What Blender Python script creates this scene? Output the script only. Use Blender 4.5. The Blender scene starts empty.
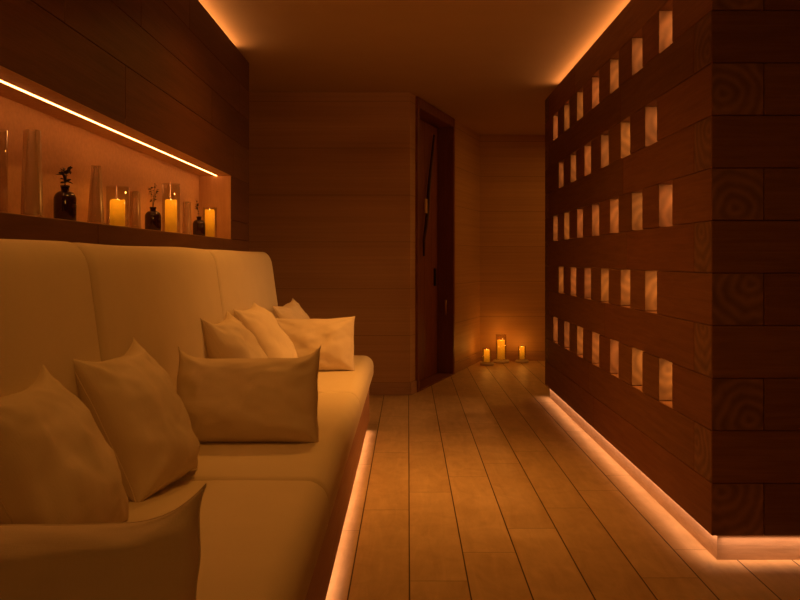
import bpy, bmesh, math, random
from mathutils import Vector, Matrix, noise
random.seed(7)
S = bpy.context.scene
COL = S.collection
PI = math.pi

# ------------------------------------------------------------------ camera
F = 848.0
cam_d = bpy.data.cameras.new('camera')
cam_d.sensor_width = 36.0
cam_d.lens = 36.0 * F / 800.0
cam_d.shift_x = -0.01
cam_d.shift_y = -0.05
cam_d.clip_start = 0.05
cam = bpy.data.objects.new('camera', cam_d)
cam.location = (0, 0, 1.2)
cam.rotation_euler = (PI / 2, 0, 0)
COL.objects.link(cam)
S.camera = cam

# ------------------------------------------------------------------ world / view
w = bpy.data.worlds.new('world'); S.world = w; w.use_nodes = True
w.node_tree.nodes['Background'].inputs[0].default_value = (1.0, .35, .08, 1)
w.node_tree.nodes['Background'].inputs[1].default_value = 0.0
S.view_settings.view_transform = 'Standard'
S.view_settings.look = 'None'
S.view_settings.gamma = 1
S.view_settings.use_curve_mapping = False
S.view_settings.exposure = 0.0

# ------------------------------------------------------------------ lights
LED = (1.0, 0.375, 0.105)
TOE = (1.0, 0.47, 0.22)
WARM = (1.0, 0.375, 0.05)
CAND = (1.0, 0.34, 0.035)

def area(name, loc, sx, sy, power, color, rot=(0, 0, 0), spread=180, shape='RECTANGLE'):
    d = bpy.data.lights.new(name, 'AREA')
    d.shape = shape; d.size = sx
    if shape in ('RECTANGLE', 'ELLIPSE'): d.size_y = sy
    d.energy = power; d.color = color; d.spread = math.radians(spread)
    o = bpy.data.objects.new(name, d); o.location = loc; o.rotation_euler = rot
    COL.objects.link(o); return o

def point(name, loc, power, color, r=0.02):
    d = bpy.data.lights.new(name, 'POINT'); d.energy = power; d.color = color
    d.shadow_soft_size = r; d.specular_factor = .25
    o = bpy.data.objects.new(name, d); o.location = loc; COL.objects.link(o); return o

# recessed downlights in the ceiling over the sofa front (above the frame's upper edge)
area('downlight', (-0.30, 4.35, 2.67), .14, .14, 9.0, WARM, (0, 0, 0), 140, 'DISK')
area('downlight', (-0.25, 2.3, 2.67), .14, .14, 4.0, WARM, (0, 0, 0), 145, 'DISK')
area('downlight', (0.10, 4.55, 2.67), .12, .12, 3.5, WARM, (0, 0, 0), 62, 'DISK')  # narrow extra one added to brighten the middle of the floor
# unseen fill added behind the camera to light the timber wall's front face
area('rear_fill', (1.0, -1.9, 1.75), .35, .5, 6.5, WARM, (math.radians(90), 0, 0), 150, 'ELLIPSE')
# corridor light round the corner, behind the timber wall
area('corridor_light', (2.3, 8.75, 2.66), .30, .30, 10.5, WARM, (0, math.radians(10), 0), 170, 'DISK')
# cove strips on top of the two timber walls
TA = math.radians(126.87)
area('cove_light', (1.30, 5.3, 2.625), .02, 3.7, 4.6, LED, (0, TA, 0), 180)
area('cove_light', (-1.23, 3.4, 2.625), .02, 5.0, 6.6, LED, (0, -TA, 0), 180)
# toe-kick strips
area('toe_light', (1.225, 5.40, .103), .012, 4.05, 2.3, TOE, (0, 0, 0), 125)
area('toe_light', (2.3, 3.378, .103), 2.1, .012, 1.3, TOE, (0, 0, 0), 110)
area('toe_light', (-.288, 3.45, .073), .012, 5.0, 2.2, TOE, (0, 0, 0), 95)
# small unseen spots, one behind every opening, standing in for light inside the wall
def opening_spot(yc, ztop):
    p = Vector((XR + P + .034, yc - .035, ztop + .004)); t = Vector((XR + .05, yc + .103, ztop - .11))
    q = (t - p).to_track_quat('-Z', 'Y')
    o = area('opening_light', p, .03, .03, 1.35, (1.0, .43, .11), (0, 0, 0), 150, 'DISK'); o.rotation_euler = q.to_euler()

# ------------------------------------------------------------------ materials
class NT:
    def __init__(s, name):
        s.m = bpy.data.materials.new(name); s.m.use_nodes = True
        s.t = s.m.node_tree; s.n = s.t.nodes; s.l = s.t.links
        s.b = s.n['Principled BSDF']
    def node(s, ty, **kw):
        n = s.n.new(ty)
        for k, v in kw.items(): setattr(n, k, v)
        return n
    def put(s, sock, v):
        if hasattr(v, 'is_output') : s.l.new(v, sock)
        else: sock.default_value = v
    def math(s, op, a, b=None, c=None):
        n = s.node('ShaderNodeMath', operation=op)
        s.put(n.inputs[0], a)
        if b is not None: s.put(n.inputs[1], b)
        if c is not None: s.put(n.inputs[2], c)
        return n.outputs[0]
    def mix(s, f, a, b):
        n = s.node('ShaderNodeMix', data_type='RGBA')
        s.put(n.inputs[0], f); s.put(n.inputs[6], a); s.put(n.inputs[7], b)
        return n.outputs[2]
    def mapr(s, v, a, b, c, d):
        n = s.node('ShaderNodeMapRange'); s.put(n.inputs[0], v)
        for i, x in enumerate((a, b, c, d)): n.inputs[i + 1].default_value = x
        return n.outputs[0]
    def coord(s, out='Object', scale=(1, 1, 1), off=None):
        tc = s.node('ShaderNodeTexCoord')
        mp = s.node('ShaderNodeMapping'); mp.inputs['Scale'].default_value = scale
        if off is not None: mp.inputs['Location'].default_value = off
        s.l.new(tc.outputs[out], mp.inputs[0]); return mp.outputs[0]
    def noise(s, vec, scale, detail=4, rough=.55, dist=0.0):
        n = s.node('ShaderNodeTexNoise'); s.l.new(vec, n.inputs['Vector'])
        n.inputs['Scale'].default_value = scale; n.inputs['Detail'].default_value = detail
        n.inputs['Roughness'].default_value = rough; n.inputs['Distortion'].default_value = dist
        return n.outputs['Fac']
    def bump(s, h, strength=.3, dist=.01):
        n = s.node('ShaderNodeBump'); n.inputs['Strength'].default_value = strength
        n.inputs['Distance'].default_value = dist; s.l.new(h, n.inputs['Height'])
        s.l.new(n.outputs[0], s.b.inputs['Normal'])
    def color(s, c): s.put(s.b.inputs['Base Color'], c)
    def rough(s, r): s.put(s.b.inputs['Roughness'], r)
    def spec(s, v): s.b.inputs['Specular IOR Level'].default_value = v

def c4(r, g, b): return (r, g, b, 1)

def wood(name, dark, light, uv='UV', gs=(1.3, 16, 16), rough=.6, var=True, bump=.25, ring=False):
    m = NT(name)
    v = m.coord(uv, gs)
    n1 = m.noise(v, 2.2, 8, .62, .6)
    v2 = m.coord(uv, (gs[0] * .5, gs[1] * 4, gs[2] * 4))
    n2 = m.noise(v2, 3.0, 3, .5)
    f = m.math('ADD', m.math('MULTIPLY', n1, .75), m.math('MULTIPLY', n2, .3))
    f = m.mapr(f, .3, .78, 0, 1)
    if ring:
        tc = m.node('ShaderNodeTexCoord')
        wv = m.node('ShaderNodeTexWave', wave_type='RINGS', rings_direction='SPHERICAL')
        wv.inputs['Scale'].default_value = 6.5; wv.inputs['Distortion'].default_value = 5
        wv.inputs['Detail'].default_value = 2; wv.inputs['Detail Scale'].default_value = 1.2
        m.l.new(tc.outputs['UV'], wv.inputs['Vector'])
        blot = m.noise(m.coord('UV'), 9, 3)
        f = m.math('ADD', m.math('MULTIPLY', wv.outputs['Fac'], .35), m.math('MULTIPLY', blot, .8))
    col = m.mix(f, c4(*dark), c4(*light))
    if var:
        at = m.node('ShaderNodeAttribute', attribute_name='shade')
        mul = m.node('ShaderNodeMix', data_type='RGBA', blend_type='MULTIPLY')
        mul.inputs[0].default_value = 1
        m.l.new(col, mul.inputs[6]); m.l.new(at.outputs['Color'], mul.inputs[7])
        col = mul.outputs[2]
    m.color(col); m.rough(rough); m.spec(.35)
    m.bump(f, bump, .004)
    return m.m

M = {}
M['timber'] = wood('timber', (.15, .056, .017), (.26, .115, .038))
M['timber_end'] = wood('timber_end_grain', (.075, .032, .014), (.30, .15, .065), ring=True, bump=.3)
M['board'] = wood('wall_board', (.085, .030, .010), (.155, .058, .021), gs=(.8, 10, 10))
M['baseboard'] = wood('baseboard_wood', (.52, .34, .22), (.68, .48, .33), uv='Object', gs=(3, 3, 10), var=False)
M['base_panel'] = wood('sofa_base_wood', (.30, .14, .07), (.44, .22, .12), uv='Object', gs=(12, 1, 14), var=False)
M['door'] = wood('door_wood', (.16, .05, .035), (.27, .09, .055), uv='Object', gs=(14, 14, 1.0), var=False, rough=.5)
M['frame'] = wood('door_frame_wood', (.16, .055, .045), (.26, .095, .065), uv='Object', gs=(14, 14, 1.2), var=False, rough=.5)
M['branch'] = wood('branch_wood', (.04, .016, .01), (.10, .04, .02), uv='Object', gs=(10, 10, 2), var=False)

def strata(name, dark, light, rough=.6):
    m = NT(name)
    a = m.noise(m.coord('Object', (.35, .35, 30)), 1.6, 6, .6, .25)
    b = m.noise(m.coord('Object', (.15, .15, 4.8)), 1.0, 2, .5)
    tc = m.node('ShaderNodeTexCoord'); sp = m.node('ShaderNodeSeparateXYZ')
    m.l.new(tc.outputs['Object'], sp.inputs[0])
    zz = m.math('FRACT', m.math('DIVIDE', m.math('ADD', sp.outputs[2], 10 - .106), .4168))
    ln = m.math('LESS_THAN', zz, .008)
    f = m.mapr(m.math('ADD', m.math('MULTIPLY', a, .65), m.math('MULTIPLY', b, .4)), .3, .75, 0, 1)
    col = m.mix(f, c4(*dark), c4(*light))
    col = m.mix(ln, col, c4(dark[0] * .5, dark[1] * .5, dark[2] * .5))
    m.color(col); m.rough(rough); m.spec(.3); m.bump(f, .15, .004)
    return m.m
M['strata'] = strata('striated_panel', (.38, .215, .10), (.52, .31, .15))

def plain(name, col, rough=.7, nscale=8, amt=.12, bump=.1, metal=0, spec=.4, bd=.002):
    m = NT(name)
    n = m.noise(m.coord('Object'), nscale, 5)
    m.color(m.mix(n, c4(*[x * (1 - amt) for x in col]), c4(*[min(1, x * (1 + amt)) for x in col])))
    m.rough(rough); m.spec(spec); m.b.inputs['Metallic'].default_value = metal
    m.bump(n, bump, bd); return m.m
M['ceiling'] = plain('ceiling_plaster', (.50, .36, .21), .9, 3, .06, .05)
M['plaster'] = plain('plaster', (.50, .30, .17), .9, 3, .06, .05)
M['niche'] = plain('niche_plaster', (.62, .36, .19), .8, 60, .18, .6, bd=.003)
M['niche_wood'] = wood('niche_wood', (.46, .25, .12), (.62, .37, .2), uv='Object', gs=(14, 14, 1.4), var=False)
M['stone'] = plain('stone_dish', (.66, .58, .48), .7, 40, .15, .3)
M['bottle'] = plain('amber_bottle_glass', (.030, .007, .003), .08, 5, .1, 0, spec=.8)
M['leaf'] = plain('dark_leaf', (.035, .028, .012), .6, 30, .4, .2)
M['stem'] = plain('dark_stem', (.05, .03, .015), .7, 30, .3, .2)
M['wick'] = plain('burnt_wick', (.01, .008, .006), .9)
M['brass'] = plain('brass', (.55, .33, .12), .35, 20, .1, 0, metal=1)
M['iron'] = plain('dark_iron', (.03, .02, .018), .5, 20, .1, 0, metal=.6)
M['tag'] = plain('pale_tag', (.55, .36, .2), .8, 20, .1, 0)

def fabric(name, col, weave=700):
    m = NT(name)
    tc = m.coord('Object')
    a = m.noise(m.coord('Object', (1, 1, 1)), 5, 4)
    w1 = m.noise(m.coord('Object', (weave, 40, weave * .4)), 1, 2)
    w2 = m.noise(m.coord('Object', (40, weave, weave)), 1, 2)
    ww = m.math('ADD', w1, w2)
    f = m.math('ADD', m.math('MULTIPLY', a, .6), m.math('MULTIPLY', ww, .25))
    m.color(m.mix(f, c4(*[x * .88 for x in col]), c4(*[min(1, x * 1.06) for x in col])))
    m.rough(.95); m.spec(.15)
    m.b.inputs['Sheen Weight'].default_value = .0
    m.bump(ww, .25, .0015); return m.m
M['upholstery'] = fabric('cream_upholstery', (.74, .62, .44))
M['linen'] = fabric('cream_linen', (.76, .63, .47), 500)

def floor_mat():
    m = NT('floor_planks')
    tc = m.node('ShaderNodeTexCoord'); sp = m.node('ShaderNodeSeparateXYZ')
    m.l.new(tc.outputs['Object'], sp.inputs[0])
    X, Y = sp.outputs[0], sp.outputs[1]
    W, L = .2187, 1.213
    u = m.math('DIVIDE', m.math('SUBTRACT', X, .0053), W)
    ci = m.math('FLOOR', u)
    fu = m.math('FRACT', m.math('ADD', u, 40))
    v = m.math('DIVIDE', m.math('SUBTRACT', m.math('SUBTRACT', Y, 3.17), m.math('MULTIPLY', ci, .311)), L)
    vi = m.math('FLOOR', v)
    fv = m.math('FRACT', m.math('ADD', v, 40))
    du = m.math('MULTIPLY', m.math('MINIMUM', fu, m.math('SUBTRACT', 1, fu)), W)
    dv = m.math('MULTIPLY', m.math('MINIMUM', fv, m.math('SUBTRACT', 1, fv)), L)
    gu = m.mapr(du, .0018, .0034, 1, 0)
    gv = m.mapr(dv, .0012, .0028, .7, 0)
    g = m.math('MAXIMUM', gu, gv)
    cb = m.node('ShaderNodeCombineXYZ'); m.l.new(ci, cb.inputs[0]); m.l.new(vi, cb.inputs[1])
    wn = m.node('ShaderNodeTexWhiteNoise', noise_dimensions='2D'); m.l.new(cb.outputs[0], wn.inputs['Vector'])
    off = m.node('ShaderNodeVectorMath', operation='MULTIPLY_ADD')
    m.l.new(wn.outputs['Color'], off.inputs[0]); off.inputs[1].default_value = (9, 9, 9)
    m.l.new(tc.outputs['Object'], off.inputs[2])
    mp = m.node('ShaderNodeMapping'); mp.inputs['Scale'].default_value = (7, .9, 1)
    m.l.new(off.outputs[0], mp.inputs[0])
    n1 = m.noise(mp.outputs[0], 2.2, 7, .65, 1.0)
    mp2 = m.node('ShaderNodeMapping'); mp2.inputs['Scale'].default_value = (2, 1.4, 1)
    m.l.new(off.outputs[0], mp2.inputs[0])
    n2 = m.noise(mp2.outputs[0], 4.5, 5, .6, .8)
    f = m.math('ADD', m.math('MULTIPLY', n1, .5), m.math('MULTIPLY', n2, .5))
    f = m.mapr(f, .34, .62, 0, 1)
    f = m.math('ADD', m.math('MULTIPLY', f, .75), m.math('MULTIPLY', wn.outputs['Value'], .25))
    col = m.mix(f, c4(.43, .28, .14), c4(.66, .47, .27))
    m.color(m.mix(g, col, c4(.045, .02, .012)))
    m.rough(m.mapr(f, 0, 1, .42, .5)); m.spec(.4)
    h = m.math('SUBTRACT', m.math('MULTIPLY', f, .15), g)
    m.bump(h, .35, .003)
    return m.m
M['floor'] = floor_mat()

def emit(name, col, strength):
    m = bpy.data.materials.new(name); m.use_nodes = True
    nt = m.node_tree; nt.nodes.clear()
    e = nt.nodes.new('ShaderNodeEmission'); o = nt.nodes.new('ShaderNodeOutputMaterial')
    e.inputs[0].default_value = c4(*col); e.inputs[1].default_value = strength
    nt.links.new(e.outputs[0], o.inputs[0]); return m
M['led'] = emit('led_diffuser', (1.0, .36, .085), 15.0)
M['flame'] = emit('flame', (1.0, .5, .10), 6.0)

def wax(name):
    m = NT(name)
    tc = m.node('ShaderNodeTexCoord'); sp = m.node('ShaderNodeSeparateXYZ')
    m.l.new(tc.outputs['Generated'], sp.inputs[0])
    n = m.noise(m.coord('Object'), 40, 3)
    g = m.mapr(sp.outputs[2], .15, .98, .25, 1.0)  # flame glow through the wax painted as emission, stronger towards the top
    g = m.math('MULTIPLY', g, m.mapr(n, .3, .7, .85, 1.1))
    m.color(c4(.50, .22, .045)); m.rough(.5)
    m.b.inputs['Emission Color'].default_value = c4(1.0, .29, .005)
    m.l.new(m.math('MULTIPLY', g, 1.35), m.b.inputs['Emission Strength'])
    return m.m
M['wax'] = wax('lit_candle_wax')

def thin_glass():
    m = bpy.data.materials.new('clear_glass'); m.use_nodes = True
    nt = m.node_tree; nt.nodes.clear()
    o = nt.nodes.new('ShaderNodeOutputMaterial'); mx = nt.nodes.new('ShaderNodeMixShader')
    t = nt.nodes.new('ShaderNodeBsdfTransparent'); g = nt.nodes.new('ShaderNodeBsdfGlossy')
    lw = nt.nodes.new('ShaderNodeLayerWeight'); lw.inputs['Blend'].default_value = .22
    mr = nt.nodes.new('ShaderNodeMapRange'); mr.inputs[3].default_value = .04; mr.inputs[4].default_value = .5
    t.inputs[0].default_value = c4(.93, .9, .86); g.inputs['Roughness'].default_value = .06
    nt.links.new(lw.outputs['Facing'], mr.inputs[0]); nt.links.new(mr.outputs[0], mx.inputs[0])
    nt.links.new(t.outputs[0], mx.inputs[1]); nt.links.new(g.outputs[0], mx.inputs[2])
    nt.links.new(mx.outputs[0], o.inputs[0]); return m
M['glass'] = thin_glass()
def frosted():
    m = bpy.data.materials.new('smoky_glass'); m.use_nodes = True
    nt = m.node_tree; b = nt.nodes['Principled BSDF']; o = nt.nodes['Material Output']
    b.inputs['Base Color'].default_value = c4(.62, .40, .24); b.inputs['Roughness'].default_value = .25
    t = nt.nodes.new('ShaderNodeBsdfTransparent'); t.inputs[0].default_value = c4(.9, .85, .8)
    mx = nt.nodes.new('ShaderNodeMixShader'); lw = nt.nodes.new('ShaderNodeLayerWeight'); lw.inputs[0].default_value = .3
    mr = nt.nodes.new('ShaderNodeMapRange'); mr.inputs[3].default_value = .28; mr.inputs[4].default_value = .8
    nt.links.new(lw.outputs['Facing'], mr.inputs[0]); nt.links.new(mr.outputs[0], mx.inputs[0])
    nt.links.new(t.outputs[0], mx.inputs[1]); nt.links.new(b.outputs[0], mx.inputs[2]); nt.links.new(mx.outputs[0], o.inputs[0])
    return m
M['vase'] = frosted()

# ------------------------------------------------------------------ helpers
def link(name, bm, mats, parent=None, smooth=False, loc=None):
    me = bpy.data.meshes.new(name); bm.to_mesh(me); bm.free()
    if not isinstance(mats, (list, tuple)): mats = [mats]
    for x in mats: me.materials.append(x)
    if smooth:
        for p in me.polygons: p.use_smooth = True
    o = bpy.data.objects.new(name, me); COL.objects.link(o)
    if parent: o.parent = parent
    if loc: o.location = loc
    return o

def tag(o, label, cat, group=None):
    o['label'] = label; o['category'] = cat
    if group: o['group'] = group
    return o

def struct(name, bm, mats, parent=None, **kw):
    o = link(name, bm, mats, parent, **kw)
    if parent is None: o['kind'] = 'structure'
    return o

def empty(name, loc, rz=0):
    o = bpy.data.objects.new(name, None); COL.objects.link(o)
    o.location = loc; o.rotation_euler = (0, 0, rz); o.empty_display_size = .1
    return o

def box(bm, x0, x1, y0, y1, z0, z1):
    vs = [bm.verts.new((x, y, z)) for x in (x0, x1) for y in (y0, y1) for z in (z0, z1)]
    fs = [(0, 1, 3, 2), (4, 6, 7, 5), (0, 4, 5, 1), (2, 3, 7, 6), (0, 2, 6, 4), (1, 5, 7, 3)]
    return [bm.faces.new([vs[i] for i in f]) for f in fs]

def boxes(name, lst, mat, parent=None, bevel=0, st=True):
    bm = bmesh.new()
    for b in lst: box(bm, *b)
    if bevel: bmesh.ops.bevel(bm, geom=bm.edges[:], offset=bevel, segments=2, affect='EDGES')
    return struct(name, bm, mat, parent) if st else link(name, bm, mat, parent)

def prism(bm, pts, z0, z1):
    a = [bm.verts.new((p[0], p[1], z0)) for p in pts]
    b = [bm.verts.new((p[0], p[1], z1)) for p in pts]
    n = len(pts)
    bm.faces.new(a[::-1]); bm.faces.new(b)
    for i in range(n): bm.faces.new((a[i], a[(i + 1) % n], b[(i + 1) % n], b[i]))

def lathe(bm, prof, seg=28, c=(0, 0, 0)):
    rings = []
    for r, z in prof:
        if r < 1e-6: rings.append([bm.verts.new((c[0], c[1], c[2] + z))])
        else: rings.append([bm.verts.new((c[0] + r * math.cos(2 * PI * i / seg), c[1] + r * math.sin(2 * PI * i / seg), c[2] + z)) for i in range(seg)])
    for a, b in zip(rings, rings[1:]):
        for i in range(seg):
            j = (i + 1) % seg
            if len(a) == 1 and len(b) == 1: continue
            if len(a) == 1: bm.faces.new((a[0], b[j], b[i]))
            elif len(b) == 1: bm.faces.new((a[i], a[j], b[0]))
            else: bm.faces.new((a[i], a[j], b[j], b[i]))

def tube(bm, pts, rad, seg=6):
    pts = [Vector(p) for p in pts]
    rings = []
    for k, p in enumerate(pts):
        d = (pts[min(k + 1, len(pts) - 1)] - pts[max(k - 1, 0)]).normalized()
        up = Vector((0, 0, 1)) if abs(d.z) < .9 else Vector((1, 0, 0))
        a = d.cross(up).normalized(); b = d.cross(a)
        r = rad[k] if isinstance(rad, (list, tuple)) else rad
        rings.append([bm.verts.new(p + (a * math.cos(2 * PI * i / seg) + b * math.sin(2 * PI * i / seg)) * r) for i in range(seg)])
    for a, b in zip(rings, rings[1:]):
        for i in range(seg):
            bm.faces.new((a[i], a[(i + 1) % seg], b[(i + 1) % seg], b[i]))
    bm.faces.new(rings[0][::-1]); bm.faces.new(rings[-1])

def timber_wall(name, blocks, mats, bevel=.003):
    """blocks: (x0,x1,y0,y1,z0,z1,grain axis). Every block gets its own grain offset and shade."""
    bm = bmesh.new(); uv = bm.loops.layers.uv.new('UVMap'); cl = bm.loops.layers.float_color.new('shade')
    G = .0011
    for b in blocks:
        thin = 0
        b = (b[0] if abs(b[0] - XR) < .001 or b[1] == XL else b[0] + G, b[1] if b[1] == XL else b[1] - G, b[2] + (0 if b[2] == DF else G), b[3] - G, b[4] + G, b[5] - G, b[6])
        fs = box(bm, *b[:6]); g = b[6]
        off = (random.uniform(0, 40), random.uniform(0, 40))
        s = random.uniform(.80, 1.10); t = random.uniform(-.09, .07)
        ctr = [(b[0] + b[1]) / 2, (b[2] + b[3]) / 2, (b[4] + b[5]) / 2]
        pith = [random.uniform(-.09, .09) for _ in range(3)]
        for f in fs:
            n = f.normal if f.normal.length else None
            f.normal_update(); n = f.normal
            ax = max(range(3), key=lambda i: abs(n[i]))
            o = [i for i in range(3) if i != ax]
            end = ax == g
            f.material_index = 1 if end else 0
            if not end and o[1] == g: o = o[::-1]
            for l in f.loops:
                co = l.vert.co
                if end: l[uv].uv = (co[o[0]] - ctr[o[0]] + pith[o[0]], co[o[1]] - ctr[o[1]] + pith[o[1]])
                else: l[uv].uv = (co[o[0]] + off[0], co[o[1]] + off[1])
                l[cl] = (s, s * (1 + t), s * (1 - t), 1)
    bmesh.ops.bevel(bm, geom=bm.edges[:], offset=bevel, segments=1, affect='EDGES')
    return struct(name, bm, mats)

# ------------------------------------------------------------------ room shell
CEIL = 2.69
P = .2084; Z0 = .106
def zk(k): return Z0 + P * k
TOP = zk(12)
XL = -1.133; XR = 1.203; DF = 3.36; DE = 7.45; LEND = 6.05

boxes('floor', [(-2.3, 3.4, -2.0, 11.0, -.1, 0)], M['floor'])
boxes('ceiling', [(-2.3, 3.4, -2.0, 11.0, CEIL, CEIL + .1)], M['ceiling'])
boxes('wall_rear', [(-2.3, 3.4, -2.1, -2.0, 0, CEIL)], M['plaster'])
boxes('wall_far_left', [(-2.4, -2.3, -2.1, 7.7, 0, CEIL)], M['plaster'])
boxes('wall_far_right', [(3.4, 3.5, -2.1, 11.0, 0, CEIL)], M['plaster'])

# back wall that faces the camera, left of the door
A = Vector((.018, 7.54)); B = Vector((.857, 10.1))
U = (B - A).normalized(); N = Vector((U.y, -U.x)); WL = (B - A).length
def wp(s, d=0): p = A + U * s + N * d; return (p.x, p.y)
boxes('wall_back', [(-2.3, -.02, 7.54, 7.72, 0, CEIL)], M['strata'])
boxes('wall_end', [(.80, 3.4, 10.1, 10.28, 0, CEIL)], M['strata'])
S0, S1 = .19, 1.44
bm = bmesh.new()
prism(bm, [(-.02, 7.54), (A.x - .0, 7.54), wp(S0), wp(S0, -.3), (-.25, 7.72)], 0, CEIL)
prism(bm, [wp(S1), (B.x, B.y), (B.x - .02, B.y + .17), wp(WL, -.3), wp(S1, -.3)], 0, CEIL)
struct('wall_door', bm, M['strata'])
def strip(name, pts, z0, z1, mat):
    bm = bmesh.new(); prism(bm, pts, z0, z1)
    bmesh.ops.bevel(bm, geom=bm.edges[:], offset=.003, segments=1, affect='EDGES')
    return struct(name, bm, mat)
bbm = wood('striated_baseboard', (.30, .17, .10), (.48, .29, .17), uv='Object', gs=(1, 1, 18), var=False)
strip('baseboard_back', [(-2.3, 7.528), (.022, 7.528), wp(.0, .0), (-2.3, 7.545)], 0, .107, bbm)
strip('baseboard_door', [wp(.0, .012), wp(S0 - .02, .012), wp(S0 - .02, -.01), wp(.0, -.01)], 0, .107, bbm)
strip('baseboard_door_side', [wp(S1 + .03, .012), wp(WL, .012), wp(WL, -.01), wp(S1 + .03, -.01)], 0, .107, bbm)
strip('baseboard_end', [(B.x, 10.088), (3.4, 10.088), (3.4, 10.11), (B.x, 10.11)], 0, .107, bbm)

# door
RZ = math.atan2(U.y, U.x)
door = empty('door_1', (A.x, A.y, 0), RZ); door['kind'] = 'structure'
# local axes: +x along the wall away from camera, +y = into the wall (left), room side = -y
bm = bmesh.new()
for b in [(S0 - .03, S0 + .03, -.022, .24, 0, CEIL - .006), (S1 - .03, S1 + .03, -.022, .24, 0, CEIL - .006), (S0 + .03, S1 - .03, -.022, .24, CEIL - .10, CEIL - .006)]: box(bm, *b)
bmesh.ops.bevel(bm, geom=bm.edges[:], offset=.004, segments=2, affect='EDGES')
link('door_frame', bm, M['frame'], door)
bm = bmesh.new()
n = 5; x0 = S0 + .032; x1 = S1 - .032; pw = (x1 - x0) / n
for i in range(n): box(bm, x0 + i * pw, x0 + (i + 1) * pw, .15, .195, .012, CEIL - .104)
bmesh.ops.bevel(bm, geom=bm.edges[:], offset=.004, segments=1, affect='EDGES')
link('door_leaf', bm, M['door'], door)
bm = bmesh.new()
box(bm, x0, x1, -.02, .2, 0, .010); link('threshold', bm, M['frame'], door)

# timber wall on the right (blocks laid crosswise at the corner, openings in every other course)
blocks = []
PITCH = .493; HW = .206
for k in range(12):
    z0, z1 = zk(k), zk(k + 1)
    if k % 2 == 0:
        cuts = []
        if k in (2, 6, 10): cuts = [3.967 + PITCH * i for i in range(7)]
        elif k in (4, 8): cuts = [4.205 + PITCH * i for i in range(6)]
        for c in cuts: opening_spot(c, z1)
        ys = [DF]
        for c in cuts: ys += [c - HW / 2, c + HW / 2]
        ys.append(DE)
        if not cuts: ys = [DF, 5.5, 5.5, DE]
        for a, b in zip(ys[::2], ys[1::2]): blocks.append((XR, XR + P, a, b, z0, z1, 1))
        xs = [XR + P, XR + P + random.uniform(.8, 1.3), 3.4]
        for a, b in zip(xs, xs[1:]): blocks.append((a, b, DF, DF + P, z0, z1, 0))
    else:
        xs = [XR, XR + random.uniform(1.0, 1.4), 3.4]
        for a, b in zip(xs, xs[1:]): blocks.append((a, b, DF, DF + P, z0, z1, 0))
        ym = random.uniform(4.6, 6.2)
        for a, b in ((DF + P, ym), (ym, DE - P)): blocks.append((XR, XR + P, a, b, z0, z1, 1))
        blocks.append((XR, XR + P, DE - P, DE, z0, z1, 0))
timber_wall('wall_right', blocks, [M['timber'], M['timber_end']])
boxes('wall_right_end', [(XR + P, 3.4, DE - P, DE, Z0, TOP)], M['plaster'])
boxes('trim_light_lid', [(XR + P, 3.4, DF + P, DE - P, TOP - .05, TOP - .02)], M['plaster'])  # unseen lid added to keep the cavity light off the ceiling
boxes('trim_cove_stop', [(XR + .085, XR + .3, 7.16, 7.19, TOP + .002, CEIL - .002)], M['ceiling'])
# recessed base of the timber wall
R = .034
boxes('baseboard_right', [(XR + R, XR + R + .02, DF + R, DE - .05, 0, Z0 + .001), (XR + R + .02, 3.4, DF + R, DF + R + .02, 0, Z0 + .001), (XR + R + .02, 3.4, DE - .07, DE - .05, 0, Z0 + .001)], M['baseboard'])

# timber wall on the left with the niche
NZ0, NZ1, NY0, NY1, NXB = 1.334, 1.739, .9, 5.43, -1.338
blocks = []
def course(z0, z1, ya, yb, shift):
    ys = [ya]; y = ya + shift
    while y < yb - .3: ys.append(y); y += 2.1
    ys.append(yb)
    for a, b in zip(ys, ys[1:]): blocks.append((XL - .10, XL, a, b, z0, z1, 1))
course(0, .3144, -2, LEND, 1.0)
for k in range(1, 5): course(zk(k), zk(k + 1), -2, LEND, .5 + .7 * (k % 3))
course(zk(5), NZ0, -2, LEND, .9)
for a, b in ((NZ0, zk(6) + .1), (zk(6) + .1, NZ1)):
    course(a, b, -2, NY0, 5); course(a, b, NY1, LEND, 5)
course(NZ1, zk(9), -2, LEND, 1.2)
for k in (9, 10, 11): course(zk(k), zk(k + 1), -2, LEND, .6 + .8 * (k % 3))
timber_wall('wall_left', blocks, [M['board'], M['board']], .002)
boxes('wall_left_core', [(-1.6, XL - .1, -2, LEND, 0, NZ0 - .03), (-1.6, XL - .1, -2, LEND, NZ1 + .03, TOP - .05), (-1.6, XL - .1, NY1 + .03, LEND, NZ0 - .03, NZ1 + .03), (-1.6, NXB - .03, NY0 - .03, NY1 + .03, NZ0 - .03, NZ1 + .03), (-1.6, XL - .1, -2, NY0 - .03, NZ0 - .03, NZ1 + .03)], M['plaster'])
boxes('trim_niche_back', [(NXB - .03, NXB, NY0, NY1, NZ0, NZ1)], M['niche'])
boxes('trim_niche_end', [(NXB, XL - .002, NY1 - .001, NY1 + .028, NZ0, NZ1)], M['niche_wood'])
boxes('trim_niche_ledge', [(NXB, XL - .1015, NY0, NY1 - .001, NZ0 - .028, NZ0), (XL - .1015, XL - .004, NY0, NY1 - .001, NZ0 - .0009, NZ0 + .0001)], M['niche_wood'])
LX = -1.225
boxes('trim_niche_soffit', [(NXB, LX - .010, NY0, NY1 - .001, NZ1, NZ1 + .028), (LX + .010, XL - .001, NY0, NY1 - .001, NZ1, NZ1 + .028), (LX - .010, LX + .010, NY0, NY1 - .001, NZ1 + .014, NZ1 + .028)], M['niche_wood'])
led = empty('led_strip', (LX, 3.2, NZ1))
tag(led, 'thin glowing light strip let into the top of the candle niche in the left wall', 'light strip')
bm = bmesh.new(); box(bm, -.0030, .0030, -2.2, 2.22, -.0025, .004); link('diffuser', bm, M['led'], led)
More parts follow.
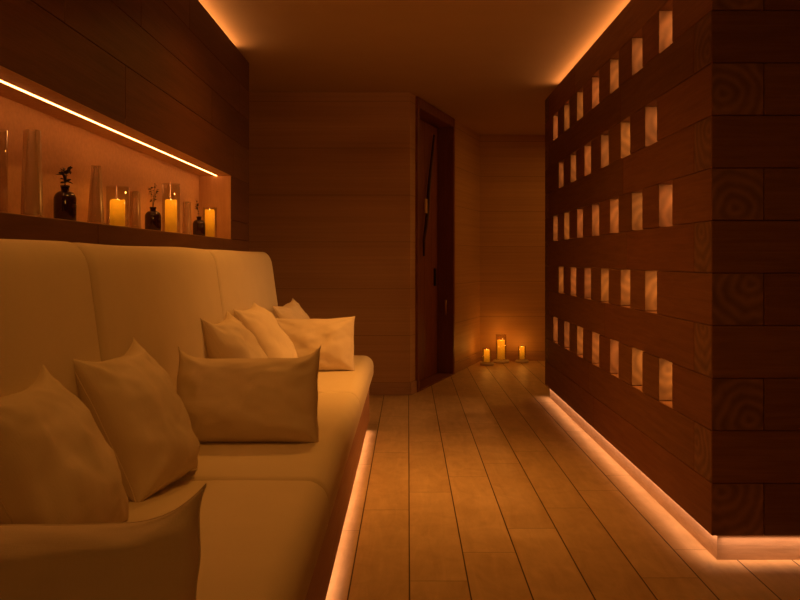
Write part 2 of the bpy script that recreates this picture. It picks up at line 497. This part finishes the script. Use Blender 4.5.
bm = bmesh.new(); box(bm, -.0095, .0095, -2.2, 2.22, .005, .0135); link('channel', bm, M['brass'], led)
boxes('trim_cove_stop_left', [(XL - .3, XL - .085, 5.93, 5.96, TOP + .002, CEIL - .002)], M['ceiling'])

# ------------------------------------------------------------------ sofa
def rrect(a, b, r, n=6):
    pts = []
    r = min(r, a, b)
    for cx, cy, t0 in ((a - r, b - r, 0), (-(a - r), b - r, 90), (-(a - r), -(b - r), 180), (a - r, -(b - r), 270)):
        for i in range(n + 1):
            t = math.radians(t0 + 90 * i / n); pts.append((cx + r * math.cos(t), cy + r * math.sin(t)))
    # add points along straights
    out = []
    for i, p in enumerate(pts):
        q = pts[(i + 1) % len(pts)]; out.append(p)
        d = math.hypot(q[0] - p[0], q[1] - p[1])
        m = int(d / .06)
        for j in range(1, m): out.append((p[0] + (q[0] - p[0]) * j / m, p[1] + (q[1] - p[1]) * j / m))
    return out

def cushion(name, parent, cx, cz, a, b, y0, y1, r, er0, er1, warp):
    """soft block: rounded section in x-z, swept along y, ends rolled over with radii er0/er1"""
    base = rrect(a, b, r)
    bm = bmesh.new(); rings = []
    st = []
    n = 7
    for i in range(n + 1):
        t = PI / 2 * i / n; st.append((y0 + er0 * (1 - math.sin(t)) if False else y0 + er0 * (1 - math.cos(t)), er0 * (1 - math.sin(t))))
    L = y1 - y0; m = 22
    for i in range(1, m): st.append((y0 + er0 + (L - er0 - er1) * i / m, 0))
    for i in range(n + 1):
        t = PI / 2 * (1 - i / n); st.append((y1 - er1 * (1 - math.cos(t)), er1 * (1 - math.sin(t))))
    for y, ins in st:
        ring = []
        for px, pz in base:
            q = Vector((px * (a - ins) / a, pz * (b - ins) / b))
            x, z = cx + q.x, cz + q.y
            v = warp(x, y, z, (y - y0) / L)
            ring.append(bm.verts.new(v))
        rings.append(ring)
    for p, q in zip(rings, rings[1:]):
        k = len(p)
        for i in range(k): bm.faces.new((p[i], q[i], q[(i + 1) % k], p[(i + 1) % k]))
    bm.faces.new(rings[0]); bm.faces.new(rings[-1][::-1])
    bmesh.ops.recalc_face_normals(bm, faces=bm.faces[:])
    return link(name, bm, M['upholstery'], parent, smooth=True)

SY = [.9, 2.6, 4.3, 6.0]
sofa = empty('sofa', (-.68, 3.45, 0))
tag(sofa, 'long cream upholstered built-in sofa with wooden base along the left wall', 'sofa')
SO = Vector((-.68, 3.45, 0))
def rel(x, y, z): return (x - SO.x, y - SO.y, z - SO.z)
SEAT = .53
def seat_warp(x, y, z, t):
    top = max(0, (z - .36) / .17)
    crown = .012 * (1 - (2 * t - 1) ** 4) * top
    nz = noise.noise(Vector((x * 3, y * 2, 0))) * .004 * top
    return rel(x, y, z + crown + nz)
def back_warp(x, y, z, t):
    k = (z - .53) / .73
    back = -1.122
    x2 = back + (x - back) * (1 - .40 * max(0, min(1, k)))
    x2 += .012 * (1 - (2 * t - 1) ** 4) * max(0, 1 - abs(2 * k - 1))
    return rel(x2, y, z + noise.noise(Vector((y * 1.5, 3, z))) * .006)
for i in range(3):
    y0, y1 = SY[i] + .005, SY[i + 1] - .005
    last = i == 2
    cushion('seat_cushion', sofa, -.575, .438, .335, .092, y0, y1, .07, .03, .07 if last else .03, seat_warp)
    cushion('back_cushion', sofa, -1.0, .885, .12, .37, y0 + .010, y1 + (.10 if last else -.010), .085, .032, .09 if last else .032, back_warp)
bm = bmesh.new()
box(bm, *[c for c in (-1.12 - SO.x, -.272 - SO.x, .92 - SO.y, 5.97 - SO.y, .075, .345)])
bmesh.ops.bevel(bm, geom=bm.edges[:], offset=.004, segments=1, affect='EDGES')
link('base', bm, M['base_panel'], sofa)
bm = bmesh.new()
box(bm, -1.12 - SO.x, -.31 - SO.x, .95 - SO.y, 5.93 - SO.y, 0, .075)
link('plinth', bm, M['baseboard'], sofa)

# ------------------------------------------------------------------ pillows
def pillow(label, BL, BR, TL, TR, t, seed, cx=.10, cy=.13, p=4.5, sag=.25, group=None, h=None, w=None):
    BL, BR, TL, TR = map(Vector, (BL, BR, TL, TR))
    c = (BL + BR + TL + TR) / 4
    ux = ((BR - BL) + (TR - TL)) / 2; uy = ((TL - BL) + (TR - BR)) / 2
    W = w or ux.length; H = h or uy.length
    ux.normalize(); uy = (uy - ux * uy.dot(ux)).normalized(); uz = ux.cross(uy)
    rnd = random.Random(seed); o3 = Vector((rnd.uniform(0, 50), rnd.uniform(0, 50), 0))
    n = 40; bm = bmesh.new(); grid = {}
    def pos(i, j, side):
        u = -1 + 2 * i / n; v = -1 + 2 * j / n
        # denser towards the rim
        u = math.sin(u * PI / 2) * .5 + u * .5; v = math.sin(v * PI / 2) * .5 + v * .5
        x = W / 2 * u * (1 - cx * (1 - abs(v) ** p)); y = H / 2 * v * (1 - (cy if v > 0 else .02) * (1 - abs(u) ** p) * abs(v))
        prof = (max(0, 1 - abs(u) ** 2.6) ** .52) * (max(0, 1 - abs(v) ** 2.6) ** .52)
        low = 1 + sag * (-v) * .6
        z = t / 2 * prof * low * side
        rim = 1 - min(1, min(1 - abs(u), 1 - abs(v)) * 3)
        q = Vector((u * 2.2, v * 2.2, side)) + o3
        dz = noise.noise(q) * .016 + noise.noise(q * 2.7) * .006
        # creases running in from the corners
        for su in (-1, 1):
            for sv in (-1, 1):
                dx, dy = u - su, v - sv; d = math.hypot(dx, dy)
                if 0 < d < 1.0:
                    ang = math.atan2(dy, dx)
                    dz += .006 * math.sin(ang * 9 + rnd_ph[(su, sv)]) * (1 - d) * min(1, d * 3)
        z += dz * (1 - rim ** 3) * side * min(1, prof * 3)
        x += noise.noise(Vector((v * 2, 7, seed))) * .006; y += noise.noise(Vector((u * 2, 3, seed))) * .006
        return Vector((x, y, z))
    rnd_ph = {(a, b): rnd.uniform(0, 6) for a in (-1, 1) for b in (-1, 1)}
    for side in (1, -1):
        for i in range(n + 1):
            for j in range(n + 1):
                edge = i in (0, n) or j in (0, n)
                if edge and side == -1: grid[(i, j, -1)] = grid[(i, j, 1)]
                else: grid[(i, j, side)] = bm.verts.new(pos(i, j, side))
    for side in (1, -1):
        for i in range(n):
            for j in range(n):
                q = [grid[(i, j, side)], grid[(i + 1, j, side)], grid[(i + 1, j + 1, side)], grid[(i, j + 1, side)]]
                bm.faces.new(q if side == 1 else q[::-1])
    o = link('pillow', bm, M['linen'], smooth=True)
    o.matrix_world = Matrix((ux, uy, uz)).transposed().to_4x4()
    o.location = c
    # piped seam round the edge
    bm = bmesh.new()
    loop = [(i, 0) for i in range(n)] + [(n, j) for j in range(n)] + [(i, n) for i in range(n, 0, -1)] + [(0, j) for j in range(n, 0, -1)]
    pts = [pos(i, j, 1) for i, j in loop]; pts.append(pts[0])
    tube(bm, pts, .0016, 6)
    s = link('seam', bm, M['linen'], o, smooth=True)
    tag(o, label, 'pillow', group or 'scatter pillows on the sofa')
    return o

Sz = SEAT + .015
pillow('dark foreground oblong pillow at the lower left corner of the picture, nearest of all', (-.86, 1.30, Sz), (-.335, 1.30, Sz), (-.86, 1.37, .835), (-.315, 1.37, .84), .20, 1, cx=.03, cy=.42, p=5)
pillow('square pillow leaning on the sofa back just behind the nearest oblong pillow', (-.77, 1.70, Sz - .01), (-.70, 2.12, Sz - .01), (-.96, 1.78, .92), (-.945, 2.19, .955), .22, 2, cy=.27, p=4)
pillow('square pillow leaning on the back, standing alone left of the large oblong pillow', (-.755, 2.27, Sz - .01), (-.665, 2.66, Sz - .01), (-.93, 2.36, .935), (-.885, 2.76, .955), .22, 3, cy=.22, p=4)
pillow('large oblong pillow standing across the middle seat, in front of two square ones', (-.86, 3.08, Sz - .012), (-.30, 3.06, Sz - .012), (-.855, 3.16, .875), (-.345, 3.15, .885), .22, 4, cx=.03, cy=.27, p=7)
pillow('square pillow leaning on the sofa back directly behind the big oblong one', (-.74, 3.74, Sz - .01), (-.67, 4.14, Sz - .01), (-.90, 3.80, .935), (-.91, 4.20, .96), .22, 5, cy=.22, p=4)
pillow('brighter square pillow between the rear oblong pillow and another square one', (-.70, 4.36, Sz - .01), (-.63, 4.76, Sz - .01), (-.885, 4.50, .93), (-.885, 4.88, .965), .22, 6, cy=.12, p=3)
pillow('oblong pillow standing across the far seat near the sofa end', (-.82, 5.05, Sz - .012), (-.315, 5.04, Sz - .012), (-.82, 5.12, .85), (-.32, 5.11, .865), .20, 8, cx=.03, cy=.08)
pillow('farthest square pillow in the sofa corner, half hidden behind the rear oblong pillow', (-.66, 5.42, Sz - .01), (-.56, 5.80, Sz - .01), (-.86, 5.44, .89), (-.80, 5.82, .955), .17, 9, cy=.12, p=3)

# ------------------------------------------------------------------ candles, glasses, bottles
def candle(loc, r, h, label, group, power):
    e = empty('candle', loc)
    tag(e, label, 'candle', group)
    bm = bmesh.new()
    lathe(bm, [(0, 0), (r, 0), (r, h - .004), (r - .002, h), (r - .005, h + .001), (r - .007, h - .003), (r * .55, h - .012), (0, h - .014)], 30)
    for v in bm.verts:
        if v.co.z > h * .9:
            a = math.atan2(v.co.y, v.co.x); v.co.z += .002 * math.sin(a * 3 + loc[1] * 9)
    link('wax', bm, M['wax'], e, smooth=True)
    bm = bmesh.new(); tube(bm, [(0, 0, h - .014), (.0005, 0, h - .006), (.001, .0005, h + .001)], .0012); link('wick', bm, M['wick'], e)
    bm = bmesh.new()
    lathe(bm, [(0, h - .013), (.0035, h - .010), (.0045, h - .005), (.0032, h), (.0014, h + .005), (0, h + .008)], 12)
    link('flame', bm, M['flame'], e, smooth=True)
    point('candle_light', (loc[0], loc[1], loc[2] + h + .03), power, CAND, .02)
    return e

def glass_prof(r0, r1, h, th=.002, foot=0):
    p = [(0, .0)]
    if foot: p += [(r0 + foot, 0), (r0 + foot, .004), (r0, .010)]
    else: p += [(r0, 0)]
    p += [(r1, h), (r1 - th, h), (r0 - th, .012), (0, .010)]
    return p

def glass(loc, r0, r1, h, label, group, kind='hurricane_glass', cat='glass', foot=0, thick=.002):
    bm = bmesh.new(); lathe(bm, glass_prof(r0, r1, h, thick, foot), 32)
    o = link(kind, bm, M['vase'] if cat == 'vase' else M['glass'], smooth=True, loc=loc)
    tag(o, label, cat, group); return o

# floor group
for (x, y, rd, rc, hc, rg, hg, which) in (
        (.90, 9.68, .080, .033, .135, .052, .165, 'left'), (1.09, 9.93, .098, .043, .220, .062, .30, 'middle'), (1.335, 9.93, .076, .029, .145, .045, .165, 'right')):
    bm = bmesh.new()
    lathe(bm, [(0, 0), (rd * .9, 0), (rd, .008), (rd, .024), (rd * .94, .03), (0, .03)], 32)
    d = link('stone_dish', bm, M['stone'], smooth=False, loc=(x, y, 0))
    tag(d, {'left': 'round pale stone dish on the floor under the left short candle, nearest the door', 'middle': 'widest round stone dish on the floor under the tallest floor candle', 'right': 'smallest round stone dish on the floor under the right candle, nearest the timber wall'}[which], 'dish', 'stone dishes on the floor')
    candle((x, y, .0405), rc, hc, {'left': 'short lit pillar candle on the floor, left of the three at the back wall', 'middle': 'tallest lit pillar candle on the floor, middle of the three at the back wall', 'right': 'thinnest lit pillar candle on the floor, right of the three at the back wall'}[which], 'floor candles', 1.1 if which == 'middle' else .7)
    glass((x, y, .0302), rg, rg, hg, {'left': 'clear glass cylinder around the left floor candle', 'middle': 'tall clear glass cylinder around the tallest floor candle', 'right': 'narrow clear glass cylinder around the right floor candle'}[which], 'glass cylinders round the floor candles')

# niche: objects stand on the ledge
def nd(px, X=-1.225): return F * -X / (408 - px)
GZ = NZ0 + .0003
gl = 'tall clear glasses in the niche'
glass((-1.225, nd(-7), GZ), .040, .040, .25, 'clear glass cylinder cut by the left picture edge in the niche', gl, 'glass_cylinder')
glass((-1.215, nd(32, -1.215), GZ), .034, .026, .285, 'tallest tapered clear glass vase in the niche, left of the first dark bottle', gl, 'glass_vase', 'vase', .008, .004)
glass((-1.215, nd(96, -1.215), GZ), .032, .018, .232, 'tapered clear glass vase in the niche between first bottle and first candle', gl, 'glass_vase', 'vase', .008, .004)
glass((-1.235, nd(135, -1.235), GZ), .027, .022, .175, 'tapered clear glass vase in the niche between first candle and second bottle', gl, 'glass_vase', 'vase', .005, .004)
glass((-1.235, nd(187, -1.235), GZ), .026, .022, .190, 'tapered clear glass vase in the niche between second candle and third bottle', gl, 'glass_vase', 'vase', .005, .004)
cg = 'candles in the niche'; hg_ = 'glass cylinders round the niche candles'
for px, r, h, gr, gh, nm in ((117.5, .031, .108, .046, .175, 'first'), (171, .030, .165, .045, .26, 'second'), (209.8, .029, .165, .044, .19, 'third')):
    y = nd(px)
    side = {'first': 'nearest niche candle, the short one', 'second': 'middle niche candle, between second and third bottle', 'third': 'farthest niche candle, beside the right end of the niche'}[nm]
    glass((-1.225, y, GZ), gr, gr, gh, 'clear glass cylinder around the ' + {'first': 'nearest, shortest niche candle', 'second': 'middle niche candle', 'third': 'farthest niche candle at the niche end'}[nm], hg_)
    candle((-1.225, y, GZ + .0105), r, h, 'lit pillar candle, ' + side, cg, .10)

def bottle(px, r, hb, label, X=-1.215):
    y = nd(px, X)
    b = empty('bottle', (X, y, GZ)); tag(b, label, 'bottle', 'dark bottles in the niche')
    nr = r * .36
    bm = bmesh.new()
    pr = [(0, 0), (r * .92, 0), (r, .005), (r, hb * .60)]
    for i in range(1, 8):
        t = PI / 2 * i / 8; pr.append((nr + (r - nr) * math.cos(t), hb * .60 + (hb * .24) * math.sin(t)))
    pr += [(nr, hb * .84), (nr, hb * .95), (nr * .7, hb * .95), (nr * .7, hb * .84), (0, hb * .82)]
    lathe(bm, pr, 28); link('body', bm, M['bottle'], b, smooth=True)
    bm = bmesh.new()
    lathe(bm, [(nr * .7, hb * .94), (nr * 1.15, hb * .94), (nr * 1.15, hb), (nr * .7, hb)], 24); link('lip', bm, M['bottle'], b, smooth=True)
    return (X, y, GZ), hb, nr

def leaf(bm, p, d, L, wd):
    d = Vector(d).normalized(); s = d.cross(Vector((.3, .5, 1))).normalized(); up = s.cross(d)
    prev = None
    n = 5
    rows = []
    for i in range(n + 1):
        t = i / n; wv = wd * math.sin(PI * min(1, t * .95 + .05)) ** .8 * .5
        c = Vector(p) + d * L * t + up * (-.25 * L * t * t)
        rows.append((bm.verts.new(c - s * wv + up * wv * .3), bm.verts.new(c), bm.verts.new(c + s * wv + up * wv * .3)))
    for a, b in zip(rows, rows[1:]):
        bm.faces.new((a[0], a[1], b[1], b[0])); bm.faces.new((a[1], a[2], b[2], b[1]))

def sprig(base, hb, nr, tips, leafsz, nleaf, label, seed):
    rnd = random.Random(seed)
    e = empty('sprig', (base[0], base[1], base[2] + hb * .6)); tag(e, label, 'plant', 'sprigs in the dark bottles')
    z0 = hb * .25
    for (dx, dy, dz) in tips:
        bm = bmesh.new(); pts = []
        for i in range(7):
            t = i / 6; k = max(0, t - .25) / .75
            pts.append((dx * k ** 1.3, dy * k ** 1.3, z0 * 0 + (dz + hb * .4) * t))
        tube(bm, pts, [.0016 - .0009 * i / 6 for i in range(7)])
        st = link('stem', bm, M['stem'], e, smooth=True)
        bm = bmesh.new()
        for q in range(nleaf):
            t = rnd.uniform(.55, 1.0); i = min(5, int(t * 6)); f = t * 6 - i
            p = Vector(pts[i]).lerp(Vector(pts[i + 1]), f)
            leaf(bm, p, (rnd.uniform(-1, 1), rnd.uniform(-1, 1), rnd.uniform(-.1, .8)), leafsz * rnd.uniform(.7, 1.2), leafsz * .45)
        lf = link('leaves', bm, M['leaf'], e, smooth=True)
    return e

b, hb, nr = bottle(65, .038, .130, 'largest dark round-shouldered bottle in the niche, nearest the camera')
sprig(b, hb, nr, [(.002, -.016, .055), (.0, .022, .062), (-.005, .004, .050)], .026, 13, 'bushy dark-leaved sprig in the nearest dark bottle', 3)
b, hb, nr = bottle(153, .038, .118, 'dark round-shouldered bottle in the niche between first and second candle')
sprig(b, hb, nr, [(.0, -.035, .085), (.0, .03, .11), (.0, .055, .085)], .016, 12, 'thin spreading twiggy sprig in the middle dark bottle', 5)
b, hb, nr = bottle(199, .036, .118, 'smallest-looking dark bottle in the niche between second and third candle')
sprig(b, hb, nr, [(.0, -.06, .09), (-.0, -.035, .06)], .020, 9, 'dark sprig leaning to the left in the farthest dark bottle', 9)

# door furniture: crooked branch used as a long pull, lock plate and pale bar
def dl(px, y, off=.14):
    """point on the door plane seen at pixel (px,y)"""
    o = wp(0, -off); r = Vector(((px - 408) / F, 1.0))
    # solve o + U s = r k
    det = U.x * (-r.y) + r.x * U.y
    k = (U.x * (-o[1]) + U.y * o[0]) / det
    s = (r.x * k - o[0]) / U.x if abs(U.x) > 1e-6 else 0
    return s, 1.2 - (y - 260) * k / F
bm = bmesh.new()
pts = []
for px, py in ((434, 135), (431.5, 160), (429, 185), (427.2, 205), (425.5, 225), (424.2, 240), (423.2, 256)):
    s, z = dl(px, py, .12); pts.append((s, .118 + .006 * math.sin(py), z))
tube(bm, pts, [.010, .014, .017, .019, .018, .015, .011], 8)
link('door_handle', bm, M['branch'], door, smooth=True)
s, z = dl(425, 206, .10)
bm = bmesh.new(); box(bm, s - .035, s + .035, .085, .098, z - .07, z + .07); link('hanging_tag', bm, M['tag'], door)
s, z = dl(434.5, 277, .148)
bm = bmesh.new(); box(bm, s - .025, s + .025, .135, .149, z - .09, z + .09)
bmesh.ops.bevel(bm, geom=bm.edges[:], offset=.003, segments=1, affect='EDGES'); link('lock_plate', bm, M['iron'], door)
bm = bmesh.new(); zz = 1.2 - (308 - 260) * 8.8 / F
tube(bm, [(S1 - .045, .06, zz - .08), (S1 - .045, .06, zz + .08)], .010, 10); link('jamb_bar', bm, M['brass'], door, smooth=True)
